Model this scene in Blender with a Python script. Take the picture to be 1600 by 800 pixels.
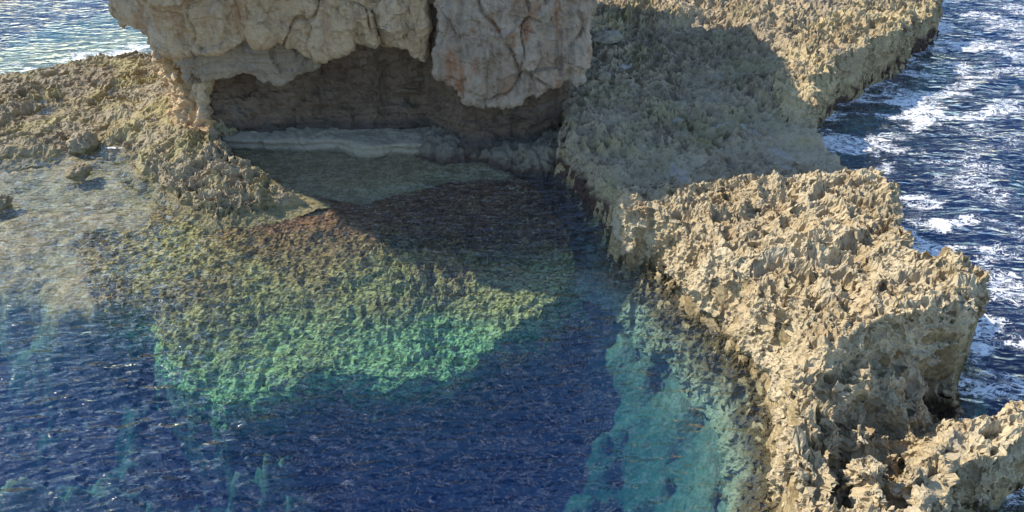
import bpy, math, random
import numpy as np
from mathutils import Vector

# ------------------------------------------------------------------ camera, sky, sun, exposure
for o in list(bpy.data.objects):
    bpy.data.objects.remove(o, do_unlink=True)
SC = bpy.context.scene
COL = SC.collection
cam_d = bpy.data.cameras.new('camera')
cam_d.sensor_width = 36.0
cam_d.lens = 36.0 * 1256.0 / 1600.0
cam_d.clip_end = 6000
cam = bpy.data.objects.new('camera', cam_d)
cam.location = (0, 0, 14)
cam.rotation_euler = (math.radians(55), 0, 0)
COL.objects.link(cam)
SC.camera = cam

SUN_EL = 40.0
SUN_TO = Vector((-1.0, 0.40, 0)).normalized()          # horizontal direction towards the sun
world = bpy.data.worlds.new('World')
SC.world = world
world.use_nodes = True
wn = world.node_tree
wn.nodes.clear()
sky = wn.nodes.new('ShaderNodeTexSky')
sky.sky_type = 'NISHITA'
sky.sun_disc = False
sky.sun_elevation = math.radians(SUN_EL)
sky.sun_rotation = math.atan2(SUN_TO.x, SUN_TO.y)
sky.air_density = 0.9
sky.dust_density = 0.1
sky.ozone_density = 2.0
bg = wn.nodes.new('ShaderNodeBackground')
bg.inputs['Strength'].default_value = 0.15
wo = wn.nodes.new('ShaderNodeOutputWorld')
wn.links.new(sky.outputs[0], bg.inputs['Color'])
wn.links.new(bg.outputs[0], wo.inputs['Surface'])

sd = bpy.data.lights.new('sun', 'SUN')
sd.energy = 3.5
sd.angle = math.radians(0.53)
sd.color = (1.0, 0.90, 0.75)
sun = bpy.data.objects.new('sun', sd)
sdir = Vector((SUN_TO.x * math.cos(math.radians(SUN_EL)), SUN_TO.y * math.cos(math.radians(SUN_EL)), math.sin(math.radians(SUN_EL))))
sun.rotation_euler = sdir.to_track_quat('Z', 'Y').to_euler()
sun.location = (-30, 20, 40)
COL.objects.link(sun)

SC.view_settings.view_transform = 'Standard'
SC.view_settings.look = 'None'
SC.view_settings.exposure = 1.0
SC.view_settings.gamma = 1.0
SC.view_settings.use_curve_mapping = False
SC.cycles.max_bounces = 8
SC.cycles.transparent_max_bounces = 12
SC.cycles.volume_bounces = 0
SC.cycles.use_denoising = True
SC.cycles.caustics_reflective = False
SC.cycles.sample_clamp_direct = 2.0
SC.cycles.sample_clamp_indirect = 4.0

# ------------------------------------------------------------------ numpy noise
def _h(ix, iy, iz, s):
    n = (ix.astype(np.int64) * 374761393 + iy.astype(np.int64) * 668265263 + iz.astype(np.int64) * 1274126177 + s * 974634077) & 0xFFFFFFFF
    n = ((n ^ (n >> 13)) * 1274126177) & 0xFFFFFFFF
    n = ((n ^ (n >> 16)) * 2246822519) & 0xFFFFFFFF
    n = n ^ (n >> 15)
    return (n & 0xFFFFFF).astype(np.float32) / np.float32(0x1000000)

def noise3(x, y, z, s=0):
    fx, fy, fz = np.floor(x), np.floor(y), np.floor(z)
    ix, iy, iz = fx.astype(np.int64), fy.astype(np.int64), fz.astype(np.int64)
    u, v, w = x - fx, y - fy, z - fz
    u = u * u * u * (u * (u * 6 - 15) + 10); v = v * v * v * (v * (v * 6 - 15) + 10); w = w * w * w * (w * (w * 6 - 15) + 10)
    r = 0
    for dx in (0, 1):
        for dy in (0, 1):
            for dz in (0, 1):
                r = r + _h(ix + dx, iy + dy, iz + dz, s) * (u if dx else 1 - u) * (v if dy else 1 - v) * (w if dz else 1 - w)
    return r * 2 - 1

def noise2(x, y, s=0):
    fx, fy = np.floor(x), np.floor(y)
    ix, iy = fx.astype(np.int64), fy.astype(np.int64)
    z = np.zeros_like(ix)
    u, v = x - fx, y - fy
    u = u * u * u * (u * (u * 6 - 15) + 10); v = v * v * v * (v * (v * 6 - 15) + 10)
    return 2 * (_h(ix, iy, z, s) * (1 - u) * (1 - v) + _h(ix + 1, iy, z, s) * u * (1 - v) + _h(ix, iy + 1, z, s) * (1 - u) * v + _h(ix + 1, iy + 1, z, s) * u * v) - 1

def fbm2(x, y, f, octv, s=0, g=0.5):
    r = 0; a = 1.0
    for k in range(octv):
        r = r + a * noise2(x * f + 17.3 * k, y * f - 9.1 * k, s + k); f *= 2.03; a *= g
    return r

def fbm3(x, y, z, f, octv, s=0, g=0.5):
    r = 0; a = 1.0
    for k in range(octv):
        r = r + a * noise3(x * f + 17.3 * k, y * f - 9.1 * k, z * f + 4.7 * k, s + k); f *= 2.03; a *= g
    return r

def worley2(x, y, s=0):
    fx, fy = np.floor(x), np.floor(y)
    ix, iy = fx.astype(np.int64), fy.astype(np.int64)
    z = np.zeros_like(ix)
    f1 = np.full(x.shape, 9.0); f2 = f1.copy(); cid = np.zeros(x.shape)
    for dx in (-1, 0, 1):
        for dy in (-1, 0, 1):
            jx, jy = ix + dx, iy + dy
            px = jx + _h(jx, jy, z, s); py = jy + _h(jx, jy, z + 1, s)
            d = (px - x) ** 2 + (py - y) ** 2
            c = _h(jx, jy, z + 2, s)
            m = d < f1
            f2 = np.where(m, f1, np.minimum(f2, d))
            cid = np.where(m, c, cid)
            f1 = np.where(m, d, f1)
    return np.sqrt(f1), np.sqrt(f2), cid

def worley3(x, y, z, s=0):
    fx, fy, fz = np.floor(x), np.floor(y), np.floor(z)
    ix, iy, iz = fx.astype(np.int64), fy.astype(np.int64), fz.astype(np.int64)
    f1 = np.full(x.shape, 9.0); f2 = f1.copy()
    for dx in (-1, 0, 1):
        for dy in (-1, 0, 1):
            for dz in (-1, 0, 1):
                jx, jy, jz = ix + dx, iy + dy, iz + dz
                d = (jx + _h(jx, jy, jz, s) - x) ** 2 + (jy + _h(jx, jy, jz, s + 1) - y) ** 2 + (jz + _h(jx, jy, jz, s + 2) - z) ** 2
                m = d < f1
                f2 = np.where(m, f1, np.minimum(f2, d))
                f1 = np.where(m, d, f1)
    return np.sqrt(f1), np.sqrt(f2)

def cellrand(x, y, z, s=0):
    fx, fy, fz = np.floor(x), np.floor(y), np.floor(z)
    ix, iy, iz = fx.astype(np.int64), fy.astype(np.int64), fz.astype(np.int64)
    f1 = np.full(x.shape, 9.0); r = np.zeros(x.shape)
    for dx in (-1, 0, 1):
        for dy in (-1, 0, 1):
            for dz in (-1, 0, 1):
                jx, jy, jz = ix + dx, iy + dy, iz + dz
                px = jx + _h(jx, jy, jz, s) - x; py = jy + _h(jx, jy, jz, s + 1) - y; pz = jz + _h(jx, jy, jz, s + 2) - z
                d = px * px + py * py + pz * pz
                c = _h(jx, jy, jz, s + 3) + (_h(jx, jy, jz, s + 4) - 0.5) * px * 1.6 + (_h(jx, jy, jz, s + 5) - 0.5) * pz * 1.6
                m = d < f1
                r = np.where(m, c, r); f1 = np.where(m, d, f1)
    return r

def sstep(a, b, x):
    t = np.clip((x - a) / (b - a), 0, 1)
    return t * t * (3 - 2 * t)

def sdpoly(P, x, y):
    """signed distance to a polygon, positive inside"""
    P = np.array([(p[0], p[1]) for p in P], float)
    d = np.full(x.shape, 1e9); ins = np.zeros(x.shape, bool)
    n = len(P)
    for i in range(n):
        a = P[i]; b = P[(i + 1) % n]
        e = b - a
        t = np.clip(((x - a[0]) * e[0] + (y - a[1]) * e[1]) / (e @ e), 0, 1)
        d = np.minimum(d, (x - a[0] - t * e[0]) ** 2 + (y - a[1] - t * e[1]) ** 2)
        if a[1] != b[1]:
            c = ((a[1] > y) != (b[1] > y)) & (x < e[0] * (y - a[1]) / (b[1] - a[1]) + a[0])
            ins ^= c
    d = np.sqrt(d)
    return np.where(ins, d, -d)

def idw(C, x, y, p=3, eps=0.25):
    num = 0; den = 0
    for c in C:
        d2 = (x - c[0]) ** 2 + (y - c[1]) ** 2 + eps * eps
        w = 1.0 / (d2 * d2 if p == 4 else d2 * np.sqrt(d2))
        num = num + w * c[2]; den = den + w
    return num / den

# ------------------------------------------------------------------ plan of the place (metres; x right, y away, water at z = 0)
LAND_R = [(1.55,25.26,0), (2.06,24.17,0), (2.67,22.89,0), (2.93,21.41,0), (2.98,20.27,0), (3.37,19.73,0), (3.88,19.53,0), (4.39,18.24,0), (4.85,17.23,0),
          (5.44,16.29,0), (5.93,15.12,0), (6.16,13.99,0), (6.08,13.03,0), (5.71,11.86,0), (5.37,10.68,0), (5.02,9.19,0), (4.64,7.33,0),
          (7.15,7.33,0), (7.93,9.19,0), (9.00,10.63,0), (10.38,11.14,0), (11.37,11.72,0), (11.9,11.9,0), (11.6,12.6,0), (10.4,12.9,0), (10.69,13.61,0), (11.06,14.70,0), (11.35,14.9,0), (11.6,15.5,0),
          (11.37,16.29,2.2), (10.58,17.08,2.2), (11.03,19.37,2.2), (11.38,20.63,2.2), (11.72,22.99,1.4), (11.09,24.91,1),
          (11.40,27.56,0), (12.01,29.22,0), (13.20,30.67,0), (15.13,32.36,0), (17.48,34.50,0), (20.92,38.95,0), (21.50,39.67,0.4), (21.51,41.65,1), (22.75,46.27,1), (19,52,0), (-6,52,0), (-6,33,0), (1.2,30,0), (1.7,27,0)]
LAND_L = [(-30.85,33.19,0), (-26.99,33.77,0), (-22.81,33.91,0), (-21.53,34.80,0), (-20.31,35.66,0), (-19.21,36.21,0), (-17.87,37.04,0), (-14.5,36,0), (-10,30,0), (-9.8,27.2,0),
          (-10.87,26.82,0), (-9.87,25.54,0), (-8.24,23.90,0), (-6.63,22.98,0), (-7.66,22.81,0), (-8.61,22.41,0), (-9.72,22.25,0), (-10.70,22.89,0), (-11.83,23.90,0), (-13.11,24.98,0),
          (-13.72,25.44,0), (-13.93,26.52,0), (-15.07,27.24,0), (-16.32,27.56,0), (-16.72,26.82,0), (-17.58,26.37,0), (-18.69,26.02,0), (-22.02,25.73,0), (-25.95,26.37,0)]
REEF = [(-12.56,21.35,-0.25), (-12.05,22.22,-0.15), (-11.81,23.99,-0.1), (-9.57,22.73,-0.1), (-7.07,23.99,-0.1), (-5.20,23.31,-0.15), (-2.27,24.88,-0.15), (1.15,25.43,-0.15),
        (1.79,23.38,-0.5), (2.14,21.03,-0.6), (1.56,19.54,-0.75), (0.28,17.77,-1.4), (-1.77,16.33,-1.5), (-3.49,15.92,-1.5), (-4.89,16.02,-1.35), (-6.35,15.58,-1.35), (-7.59,15.08,-1.4), (-8.62,15.86,-1.1), (-9.57,16.81,-0.8), (-11.14,19.05,-0.5)]
SILL = [(-11.35,27.24,0), (-9.87,25.54,0), (-8.24,23.90,0), (-6.37,22.77,0), (-5.01,22.89,0), (-3.52,23.90,0), (-1.80,24.61,0), (0.00,25.07,0), (0.47,25.88,0), (-3.60,27.03,0)]
SHAL = [(-27.18,27.19,-0.3), (-18.08,27.45,-0.3), (-14.66,27.45,-0.3), (-12.09,24.33,-0.3), (-10.40,21.87,-0.3), (-10.32,19.23,-0.4), (-10.48,17.84,-0.45), (-12.48,18.07,-0.4), (-14.25,18.67,-0.4), (-16.18,18.76,-0.4), (-21.41,19.23,-0.4)]
TOP = [(3.13,31.37,1.6), (5.61,34.34,1.6), (8.59,35.29,1.7), (4.85,28.42,1.5), (7.33,28.65,1.4), (9.58,30.94,1.5), (2.92,25.68,1.5), (4.43,25.09,1.3), (6.70,25.29,1.2),
       (9.34,26.83,1.2), (5.51,23.37,1), (7.49,23.72,1), (9.93,24.72,1), (11.13,23.72,1), (3.10,22.83,1.3), (2.43,23.40,1.1), (4.15,22.76,1.1), (8.98,22.97,1.1),
       (4.33,36.10,2.3), (7.30,36.55,2.3), (11.46,35.79,2.4), (14.47,36.24,2.4), (17.63,36.72,2.1), (19.47,37.17,1.5), (6.33,40.57,2.6), (12.67,40.57,2.6), (19.39,41.23,2.1),
       (10.90,30.03,2), (10.84,27.51,1.9), (13.06,31.79,2.2), (15.19,34.09,2.2), (10.30,25.89,1.4),
       (3.50,20.46,1.8), (4.44,19.84,1.8), (5.67,20.48,1.85), (6.47,19.86,1.9), (7.56,20.56,2), (9.02,20.53,2.15), (10.42,20.34,2.3), (11.31,20.63,2.2),
       (4.49,17.87,1.7), (5.37,17.28,1.9), (6.61,16.99,2.1), (8.31,17.29,2.3), (9.89,17.14,2.4), (9.73,15.62,2.5), (5.59,15.26,1.8), (5.98,14.53,2), (7.32,14.38,2.5), (8.74,14.41,2.7), (10.50,15.09,2.7), (10.96,14.81,2.5),
       (6.11,12.90,2), (6.81,13.27,2.5), (7.78,13.74,2.65),
       (5.57,11.24,1.7), (6.12,11.86,1.8), (7.12,12.51,1.9), (5.17,9.88,1.8), (6.26,11.17,1.4), (5.77,9.68,1.5), (5.53,8.21,1.5), (6.86,8.21,1.5),
       (-20.67,31.46,0.16), (-19.35,32.72,0.2), (-17.64,34.01,0.26), (-18.29,28.27,0.24), (-17.04,29.38,0.26), (-15.52,30.18,0.45), (-13.68,28.08,0.6), (-13.94,30.41,0.9), (-18.15,26.55,0.3), (-14.30,26.91,0.25), (-16.03,28.72,0.16), (-18.72,30.68,0.08), (-19.70,28.52,0.12),
       (-12.41,25.29,0.7), (-11.39,25.73,0.85), (-10.82,25.73,0.85), (-11.21,24.26,0.5), (-9.83,22.97,0.5), (-8.34,22.51,0.48), (-7.49,22.41,0.42), (-6.88,22.40,0.35), (-20.37,29.48,0.35), (-22.66,29.08,0.4), (-26.57,31.15,0.3)]
HOLLOW = [(11.26,14.60,2.4), (9.09,14.06,2.5), (7.72,13.60,2.4), (6.53,12.59,2.2), (5.90,11.93,2), (6.70,11.78,1.5), (6.17,10.68,1.4), (5.86,9.26,1.3), (5.55,7.92,1), (13,8,0), (13,14.9,0)]
LOWER = [(7.62,13.04,2), (7.17,12.61,1.8), (6.57,11.95,1.7), (7.23,11.78,1.5), (8.42,13.13,1.5), (8.42,12.63,1.3), (7.36,11.97,0.7), (7.13,11.97,0.5), (7.08,11.35,0.4), (6.70,10.30,0.5), (7.12,10.75,1.6), (6.89,10.12,1.5), (6.52,9.24,1.7), (8.24,11.53,0.4), (7.91,10.77,0.5), (7.61,10.07,0.6), (8.24,12.34,0.5),
         (8.04,10.59,1.6), (7.88,10.04,1.6), (7.51,9.38,1.7), (8.76,11.00,1.5), (9.36,11.25,1.6), (9.93,11.46,1.75), (10.59,11.68,1.7), (11.26,11.87,1.6), (9.18,12.53,0.5), (10.08,13.22,0.4), (10.38,13.96,0.5), (9.29,13.87,1), (10.00,14.42,0.9), (10.54,14.53,0.8), (9.07,12.83,0.8), (10.05,12.63,0.6), (6.19,8.21,1.5), (6.97,8.21,1.5), (10.84,14.77,1.2), (6.55,10.77,0.7)]
WIDTH = [(2.08,25.64,0,0.5), (2.85,23.82,0,0.4), (3.15,20.34,0,0.25), (3.86,19.83,0,0.5), (4.68,17.80,0,1), (5.47,16.42,0,0.8), (6.17,14.47,0,0.5), (5.58,11.34,0,0.4), (10.87,14.70,0,0.3), (10.40,11.17,0,0.25), (11.79,16.03,2,0.25), (11.40,12.04,0,0.25),
         (11.42,20.79,2,0.3), (11.11,24.96,1,0.35), (11.82,28.76,0,0.35), (15.17,32.50,0,0.35), (20.59,38.77,0,0.4), (-19.00,26.62,0,0.5), (-22.81,33.91,0,0.8), (-19.34,35.81,0,0.7), (-13.23,25.16,0,0.5), (-9.74,21.98,0,0.5), (-7.48,22.98,0,0.3), (-9.00,24.70,0,0.3)]
REEFD = [(-12.08,21.39,-0.275), (-11.78,22.89,-0.2), (-9.11,21.06,-0.25), (-6.35,22.57,-0.125), (-4.28,22.85,-0.175), (-1.10,23.73,-0.2), (1.13,24.69,-0.25), (1.03,21.35,-0.45), (-2.03,21.13,-0.3), (-5.88,19.95,-0.45), (-9.49,18.98,-0.45), (-11.21,20.12,-0.325),
         (-3.79,18.75,-0.75), (-0.97,19.31,-0.7), (0.80,20.27,-0.8), (-7.95,16.66,-0.9), (-6.35,17.31,-1), (-3.63,17.19,-1.25), (-1.82,17.06,-1.5), (-7.67,15.38,-1.35), (-9.68,17.74,-0.65)]
DEPTH = [(-16.80,24.33,-0.3), (-14.78,22.33,-0.35), (-15.24,19.88,-0.4), (-12.47,19.30,-0.45), (-18.44,25.43,-0.15), (-16.31,25.81,-0.15), (-14.34,25.52,-0.2), (-13.25,23.22,-0.4), (-22.71,24.67,-0.5), (-19.68,20.02,-0.5), (-14.09,19.05,-0.5),
         (-15.79,19.06,-2), (-13.85,19.00,-2.2), (-11.82,19.13,-1.8), (-15.92,18.20,-3.6), (-14.25,16.49,-4.6), (-14.50,14.49,-5), (-10.58,18.13,-3), (-10.66,16.27,-3), (-10.91,14.44,-3.3), (-10.91,13.03,-3.6), (-9.96,16.41,-4.5),
         (-8.90,19.07,-7.5), (-4.53,20.17,-6.75), (-2.30,19.73,-8.25), (1.22,22.23,-7.5), (-6.37,16.97,-8.25), (0.00,16.97,-8.25), (2.48,24.80,-4.875), (1.71,23.45,-6), (-9.16,15.26,-6), (1.20,23.91,-4.5),
         (2.83,19.90,-5.25), (2.11,18.07,-6.375), (3.55,21.46,-5.5), (4.06,18.08,-4.6), (3.01,15.47,-5.1), (3.91,14.87,-5.5), (4.22,19.90,-3.8), (5.38,17.57,-3), (6.16,15.08,-3), (4.66,15.96,-4), (3.83,18.47,-5), (5.67,13.73,-4), (3.53,23.14,-4.5), (3.65,23.08,-3), (2.68,28.51,-4), (2.63,28.40,-3),
         (-9.19,25.34,-0.1), (-6.93,25.54,-0.08), (-4.64,25.69,-0.08), (-5.56,24.16,-0.2), (-7.78,24.21,-0.1), (-2.35,26.00,-0.25), (-3.65,25.00,-0.3), (-0.47,25.98,-0.4),
         (26.47,47.74,-7), (27.02,39.13,-9), (21.27,25.71,-9), (35.51,62.37,-8), (18.67,19.51,-8), (19.20,40.22,-5), (16.77,23.11,-7), (16,10,-9), (25,30,-11), (25,50,-11),
         (-36.42,56.50,-5), (-25.58,44.83,-2), (-28.60,54.85,-4), (-23.84,38.45,-0.7), (-20.25,39.78,-0.7), (-53.47,67.28,-7), (-47.76,76.82,-7), (-35,40,-7), (-35,20,-3), (-30,8,-6)]
# karst relief (m) by place: sharp cups on the promontory, finer on the platform, almost none on the sandy sill
AMP = [(5.00,17.14,2,0.4), (3.62,19.35,2,0.36), (8.52,17.73,2,0.4), (10.99,19.69,2,0.4), (6.87,15.01,2,0.36), (5.35,15.74,1,0.22), (5.84,13.87,1,0.18), (6.94,12.53,1.5,0.45), (5.60,10.75,1.5,0.5), (7.01,10.43,1.5,0.45), (9.10,13.76,1.5,0.3), (7.88,10.12,1.5,0.4), (10.09,11.60,1.5,0.3),
       (5.27,31.63,1.5,0.24), (7.33,28.65,1.4,0.24), (4.53,25.89,1.4,0.26), (7.66,24.53,1.1,0.2), (9.99,25.00,1.1,0.15), (5.46,23.19,1.1,0.17), (2.78,23.88,1.2,0.3), (10.82,28.45,2,0.34), (13.58,33.23,2,0.34), (5.93,37.02,2,0.34), (11.85,37.02,2,0.4), (17.25,35.69,2,0.3), (14.03,31.49,1,0.12),
       (-19.78,30.92,0.4,0.2), (-16.89,30.46,0.6,0.22), (-17.67,26.67,0.5,0.22), (-13.82,28.01,0.9,0.2), (-11.05,24.63,0.8,0.36), (-8.83,22.72,0.4,0.38), (-7.34,22.56,0.3,0.22), (-14.10,30.35,1.2,0.18)]
AMPW = [(-9.19,25.34,-0.1,0.012), (-6.93,25.54,-0.08,0.012), (-4.64,25.69,-0.08,0.012), (-5.56,24.16,-0.2,0.03), (-2.35,26.00,-0.25,0.04),
        (-10.06,20.71,-0.5,0.11), (-6.16,21.14,-0.8,0.11), (-2.13,22.57,-0.5,0.11), (-3.69,17.92,-0.8,0.13), (-7.00,16.40,-0.9,0.14), (0.00,19.44,-0.8,0.13), (-15.04,22.72,-0.6,0.14), (-15.00,20.23,-0.9,0.15), (-16.24,25.67,-0.15,0.12), (-11.02,16.27,-3,0.2), (-2.38,20.40,-9,0.4), (5.38,17.57,-3,0.3), (4.49,21.80,-4,0.3), (25,30,-9,0.4), (-23.95,40.71,-0.7,0.14)]
AMP = [(a[0], a[1], a[3]) for a in AMP]
AMPW = [(a[0], a[1], a[3]) for a in AMPW]
WIDTH = [(a[0], a[1], a[3]) for a in WIDTH]
PUDDLES = [  # x, y, level, half length, half width, angle
    (5.64,23.02,1,0.62,0.17,86), (5.39,23.68,1.02,0.5,0.1,80), (7.47,26.59,1.16,0.75,0.16,35), (8.64,26.23,1.16,0.8,0.14,118), (6.07,26.87,1.28,0.22,0.13,20), (4.66,31.44,1.52,0.4,0.2,60), (9.12,24.86,1.05,0.7,0.2,130), (9.32,23.68,1.02,0.5,0.12,140)]

PROM = [(2.92,21.44,1.4), (4.15,21.51,1.4), (6.00,21.83,1.4), (8.06,22.07,1.4), (10.21,22.48,1.4), (12.76,22.73,1.4), (14,22.5,0), (14,14.2,0), (11.0,14.1,0), (9.2,12.9,0), (7.6,12.2,0), (4.2,12.2,0), (2.6,14.5,0), (1.9,20.6,0)]

def karst(x, y, z, s=0, k=1.0):
    """relief in units of the local amplitude: sharp crests (ridged noise) over pits of several sizes"""
    wx = x + 0.25 * fbm3(x, y, z, 1.0, 2, s + 50) + 0.05 * noise3(x * 6, y * 6, z * 6, s + 70)
    wy = y + 0.25 * fbm3(x, y, z, 1.0, 2, s + 60) + 0.05 * noise3(x * 6, y * 6, z * 6, s + 80)
    wz = z
    def ridge(f, ss):
        return 1 - 2 * np.abs(noise3(wx * f * k, wy * f * k, wz * f * k, s + ss))
    r0 = ridge(0.8, 95); r1 = ridge(1.7, 96); r2 = ridge(3.6, 97); r3 = ridge(7.5, 98); r4 = ridge(15.0, 99)
    h = 0.45 * r0 * (0.6 + 0.4 * r1) + 0.50 * r1 + 0.34 * r2 * (0.6 + 0.4 * r1) + 0.19 * r3 * (0.6 + 0.4 * r2) + 0.09 * r4 - 0.5
    a1, b1 = worley3(wx * 1.5 * k, wy * 1.3 * k, wz * 1.3 * k, s + 1)
    c1 = noise3(wx * 0.9 * k, wy * 0.9 * k, wz * 0.9 * k, s + 2)
    h = h - 1.15 * np.exp(-(a1 / (0.30 + 0.14 * c1)) ** 3) * sstep(-0.5, 0.1, c1)
    a2, b2 = worley3(wx * 3.4 * k, wy * 3.1 * k, wz * 3.1 * k, s + 4)
    h = h - 0.70 * np.exp(-(a2 / (0.30 - 0.12 * c1)) ** 3) * sstep(0.4, -0.3, noise3(wx * 1.4, wy * 1.4, wz * 1.4, s + 5))
    a3, b3 = worley3(wx * 8.0, wy * 7.4, wz * 7.4, s + 7)
    h = h - 0.26 * np.exp(-(a3 / 0.30) ** 3)
    return h

def height(x, y, detail=True):
    dr = sdpoly(LAND_R, x, y); dl = sdpoly(LAND_L, x, y)
    wob = 0.22 * fbm2(x, y, 1.1, 4, 200, 0.6)
    d = np.maximum(dr, dl) + wob
    w = idw(WIDTH, x, y, 4, 0.2)
    zt = idw(TOP, x, y, 4, 0.15)
    t = np.clip(d / w, 0, 1)
    prof = 1 - (1 - t) ** 2.2
    hs = sdpoly(HOLLOW, x, y) + 0.12 * fbm2(x, y, 1.6, 3, 230)
    zt = zt + (idw(LOWER, x, y, 4, 0.1) - zt) * sstep(-0.05, 0.38, hs)
    land = zt * prof
    dep = -idw(DEPTH, x, y, 3, 0.5)
    rd = sdpoly(REEF, x, y) + 0.25 * fbm2(x, y, 0.8, 3, 220)
    rz = -idw(REEFD, x, y, 3, 0.3)
    dep = dep * (1 + 0.42 * sstep(1.5, 3.0, dep) * fbm2(x, y, 0.5, 4, 228, 0.6))
    sh = sdpoly(SHAL, x, y) + 0.6 * fbm2(x, y, 0.5, 4, 225)
    sz = 0.30 + 0.12 * fbm2(x, y, 0.5, 3, 226)
    qs = sstep(-1.0, 0.3, sh)
    dep = dep * (1 - qs) + np.minimum(sz, dep + 0.1) * qs
    ql = sstep(-0.5, 0.2, sdpoly(SILL, x, y) + 0.15 * fbm2(x, y, 0.9, 2, 227))
    dep = dep * (1 - ql) + 0.07 * ql
    q = sstep(-1.1, 0.1, rd)
    dep = dep * (1 - q) + rz * q
    e = np.clip(-d, 0, 50)
    sea_ = -dep * (1 - np.exp(-(e / (0.3 + 0.32 * dep)) ** 1.3))
    h = np.where(d > 0, land, sea_)
    if not detail:
        return h
    al = idw(AMP, x, y, 3, 0.3); aw = idw(AMPW, x, y, 3, 0.3)
    m = sstep(-0.12, 0.12, d)
    al = al * (0.66 + 0.56 * sstep(-0.35, 0.35, fbm2(x, y, 0.55, 2, 250)))
    amp = al * 1.1 * m * (0.75 + 0.25 * sstep(0.0, 0.5, d)) + aw * np.clip(dep / 0.25, 0.15, 1) * (1 - m)
    # puddles lie in flattened hollows
    lvl = np.full(x.shape, 99.0)
    for (px, py, lv, ra, rb, an) in PUDDLES:
        c, s_ = math.cos(math.radians(an)), math.sin(math.radians(an))
        u = ((x - px) * c + (y - py) * s_) / ra; v = (-(x - px) * s_ + (y - py) * c) / rb
        r = np.sqrt(u * u + v * v) + 0.25 * noise2(x * 5, y * 5, 400)
        cap = np.where(r < 1.0, lv + 0.14 * (r - 1), lv + 0.02 + (r - 1) * 0.5)
        lvl = np.where(r < 1.9, np.minimum(lvl, cap), lvl)
    wp = sstep(-0.6, 0.6, -sdpoly(PROM, x, y)) * (y > 17) * (x > 0)
    fine = np.maximum(wp, 1 - m)                               # finer relief on the platform and under water
    return h, amp, fine, lvl

def relief(x, y, h, F):
    """points of the ground surface with the relief laid on along the surface normal"""
    V = np.stack([x, y, h[0]], 1)
    N = vnormals(V, F)
    kz = h[0]
    c = h[2]
    k = np.zeros_like(x)
    t = sstep(0.45, 0.8, N[:, 2])                              # tops are pitted from above, walls from the side
    for fl, seed, sc, am in ((1 - c, 0, 1.0, 1.0), (c, 30, 1.9, 0.85)):
        A = (fl > 0) & (t > 0)
        if A.any(): k[A] += am * fl[A] * t[A] * karst(x[A], y[A], 0 * x[A] + 0.37, seed, sc)
        A = (fl > 0) & (t < 1)
        if A.any(): k[A] += 0.6 * am * fl[A] * (1 - t[A]) * karst(x[A], y[A], kz[A], seed, sc)
    D = N * (1 - t)[:, None] + np.array([0, 0, 1.0]) * t[:, None]
    V = V + D * (k * h[1])[:, None]
    V[:, 2] = np.minimum(V[:, 2], h[3])
    return V, N

# ------------------------------------------------------------------ mesh helpers
def np_mesh(name, V, F, mat, smooth=True, attrs=None):
    me = bpy.data.meshes.new(name)
    V = np.ascontiguousarray(V, np.float32); F = np.ascontiguousarray(F, np.int32)
    k = F.shape[1]
    me.vertices.add(len(V)); me.vertices.foreach_set('co', V.ravel())
    me.loops.add(F.size); me.loops.foreach_set('vertex_index', F.ravel())
    me.polygons.add(len(F)); me.polygons.foreach_set('loop_start', np.arange(0, F.size, k, dtype=np.int32))
    me.update(calc_edges=True)
    me.polygons.foreach_set('use_smooth', np.full(len(F), smooth, bool))
    for an, av in (attrs or {}).items():
        a = me.attributes.new(an, 'FLOAT', 'POINT'); a.data.foreach_set('value', np.ascontiguousarray(av, np.float32))
    if mat: me.materials.append(mat)
    return me

def link(name, me, parent=None, **props):
    o = bpy.data.objects.new(name, me)
    COL.objects.link(o)
    if parent: o.parent = parent
    for k, v in props.items(): o[k] = v
    return o

def vnormals(V, F):
    a = V[F[:, 2]] - V[F[:, 0]]; b = V[F[:, 3 if F.shape[1] == 4 else 1]] - V[F[:, 1 if F.shape[1] == 4 else 0]]
    n = np.cross(a, b)
    N = np.zeros_like(V)
    for k in range(F.shape[1]):
        for c in range(3):
            N[:, c] += np.bincount(F[:, k], n[:, c], len(V))
    return N / (np.linalg.norm(N, axis=1, keepdims=True) + 1e-9)

def compact(V, F, mask_f, attrs=None):
    F = F[mask_f]
    u, inv = np.unique(F, return_inverse=True)
    return V[u], inv.reshape(F.shape), u

def grid(x0, x1, y0, y1, step):
    nx = int(round((x1 - x0) / step)) + 1; ny = int(round((y1 - y0) / step)) + 1
    X, Y = np.meshgrid(np.linspace(x0, x1, nx), np.linspace(y0, y1, ny))
    i = np.arange(nx * ny).reshape(ny, nx)
    F = np.stack([i[:-1, :-1], i[:-1, 1:], i[1:, 1:], i[1:, :-1]], -1).reshape(-1, 4)
    return X.ravel(), Y.ravel(), F

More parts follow.
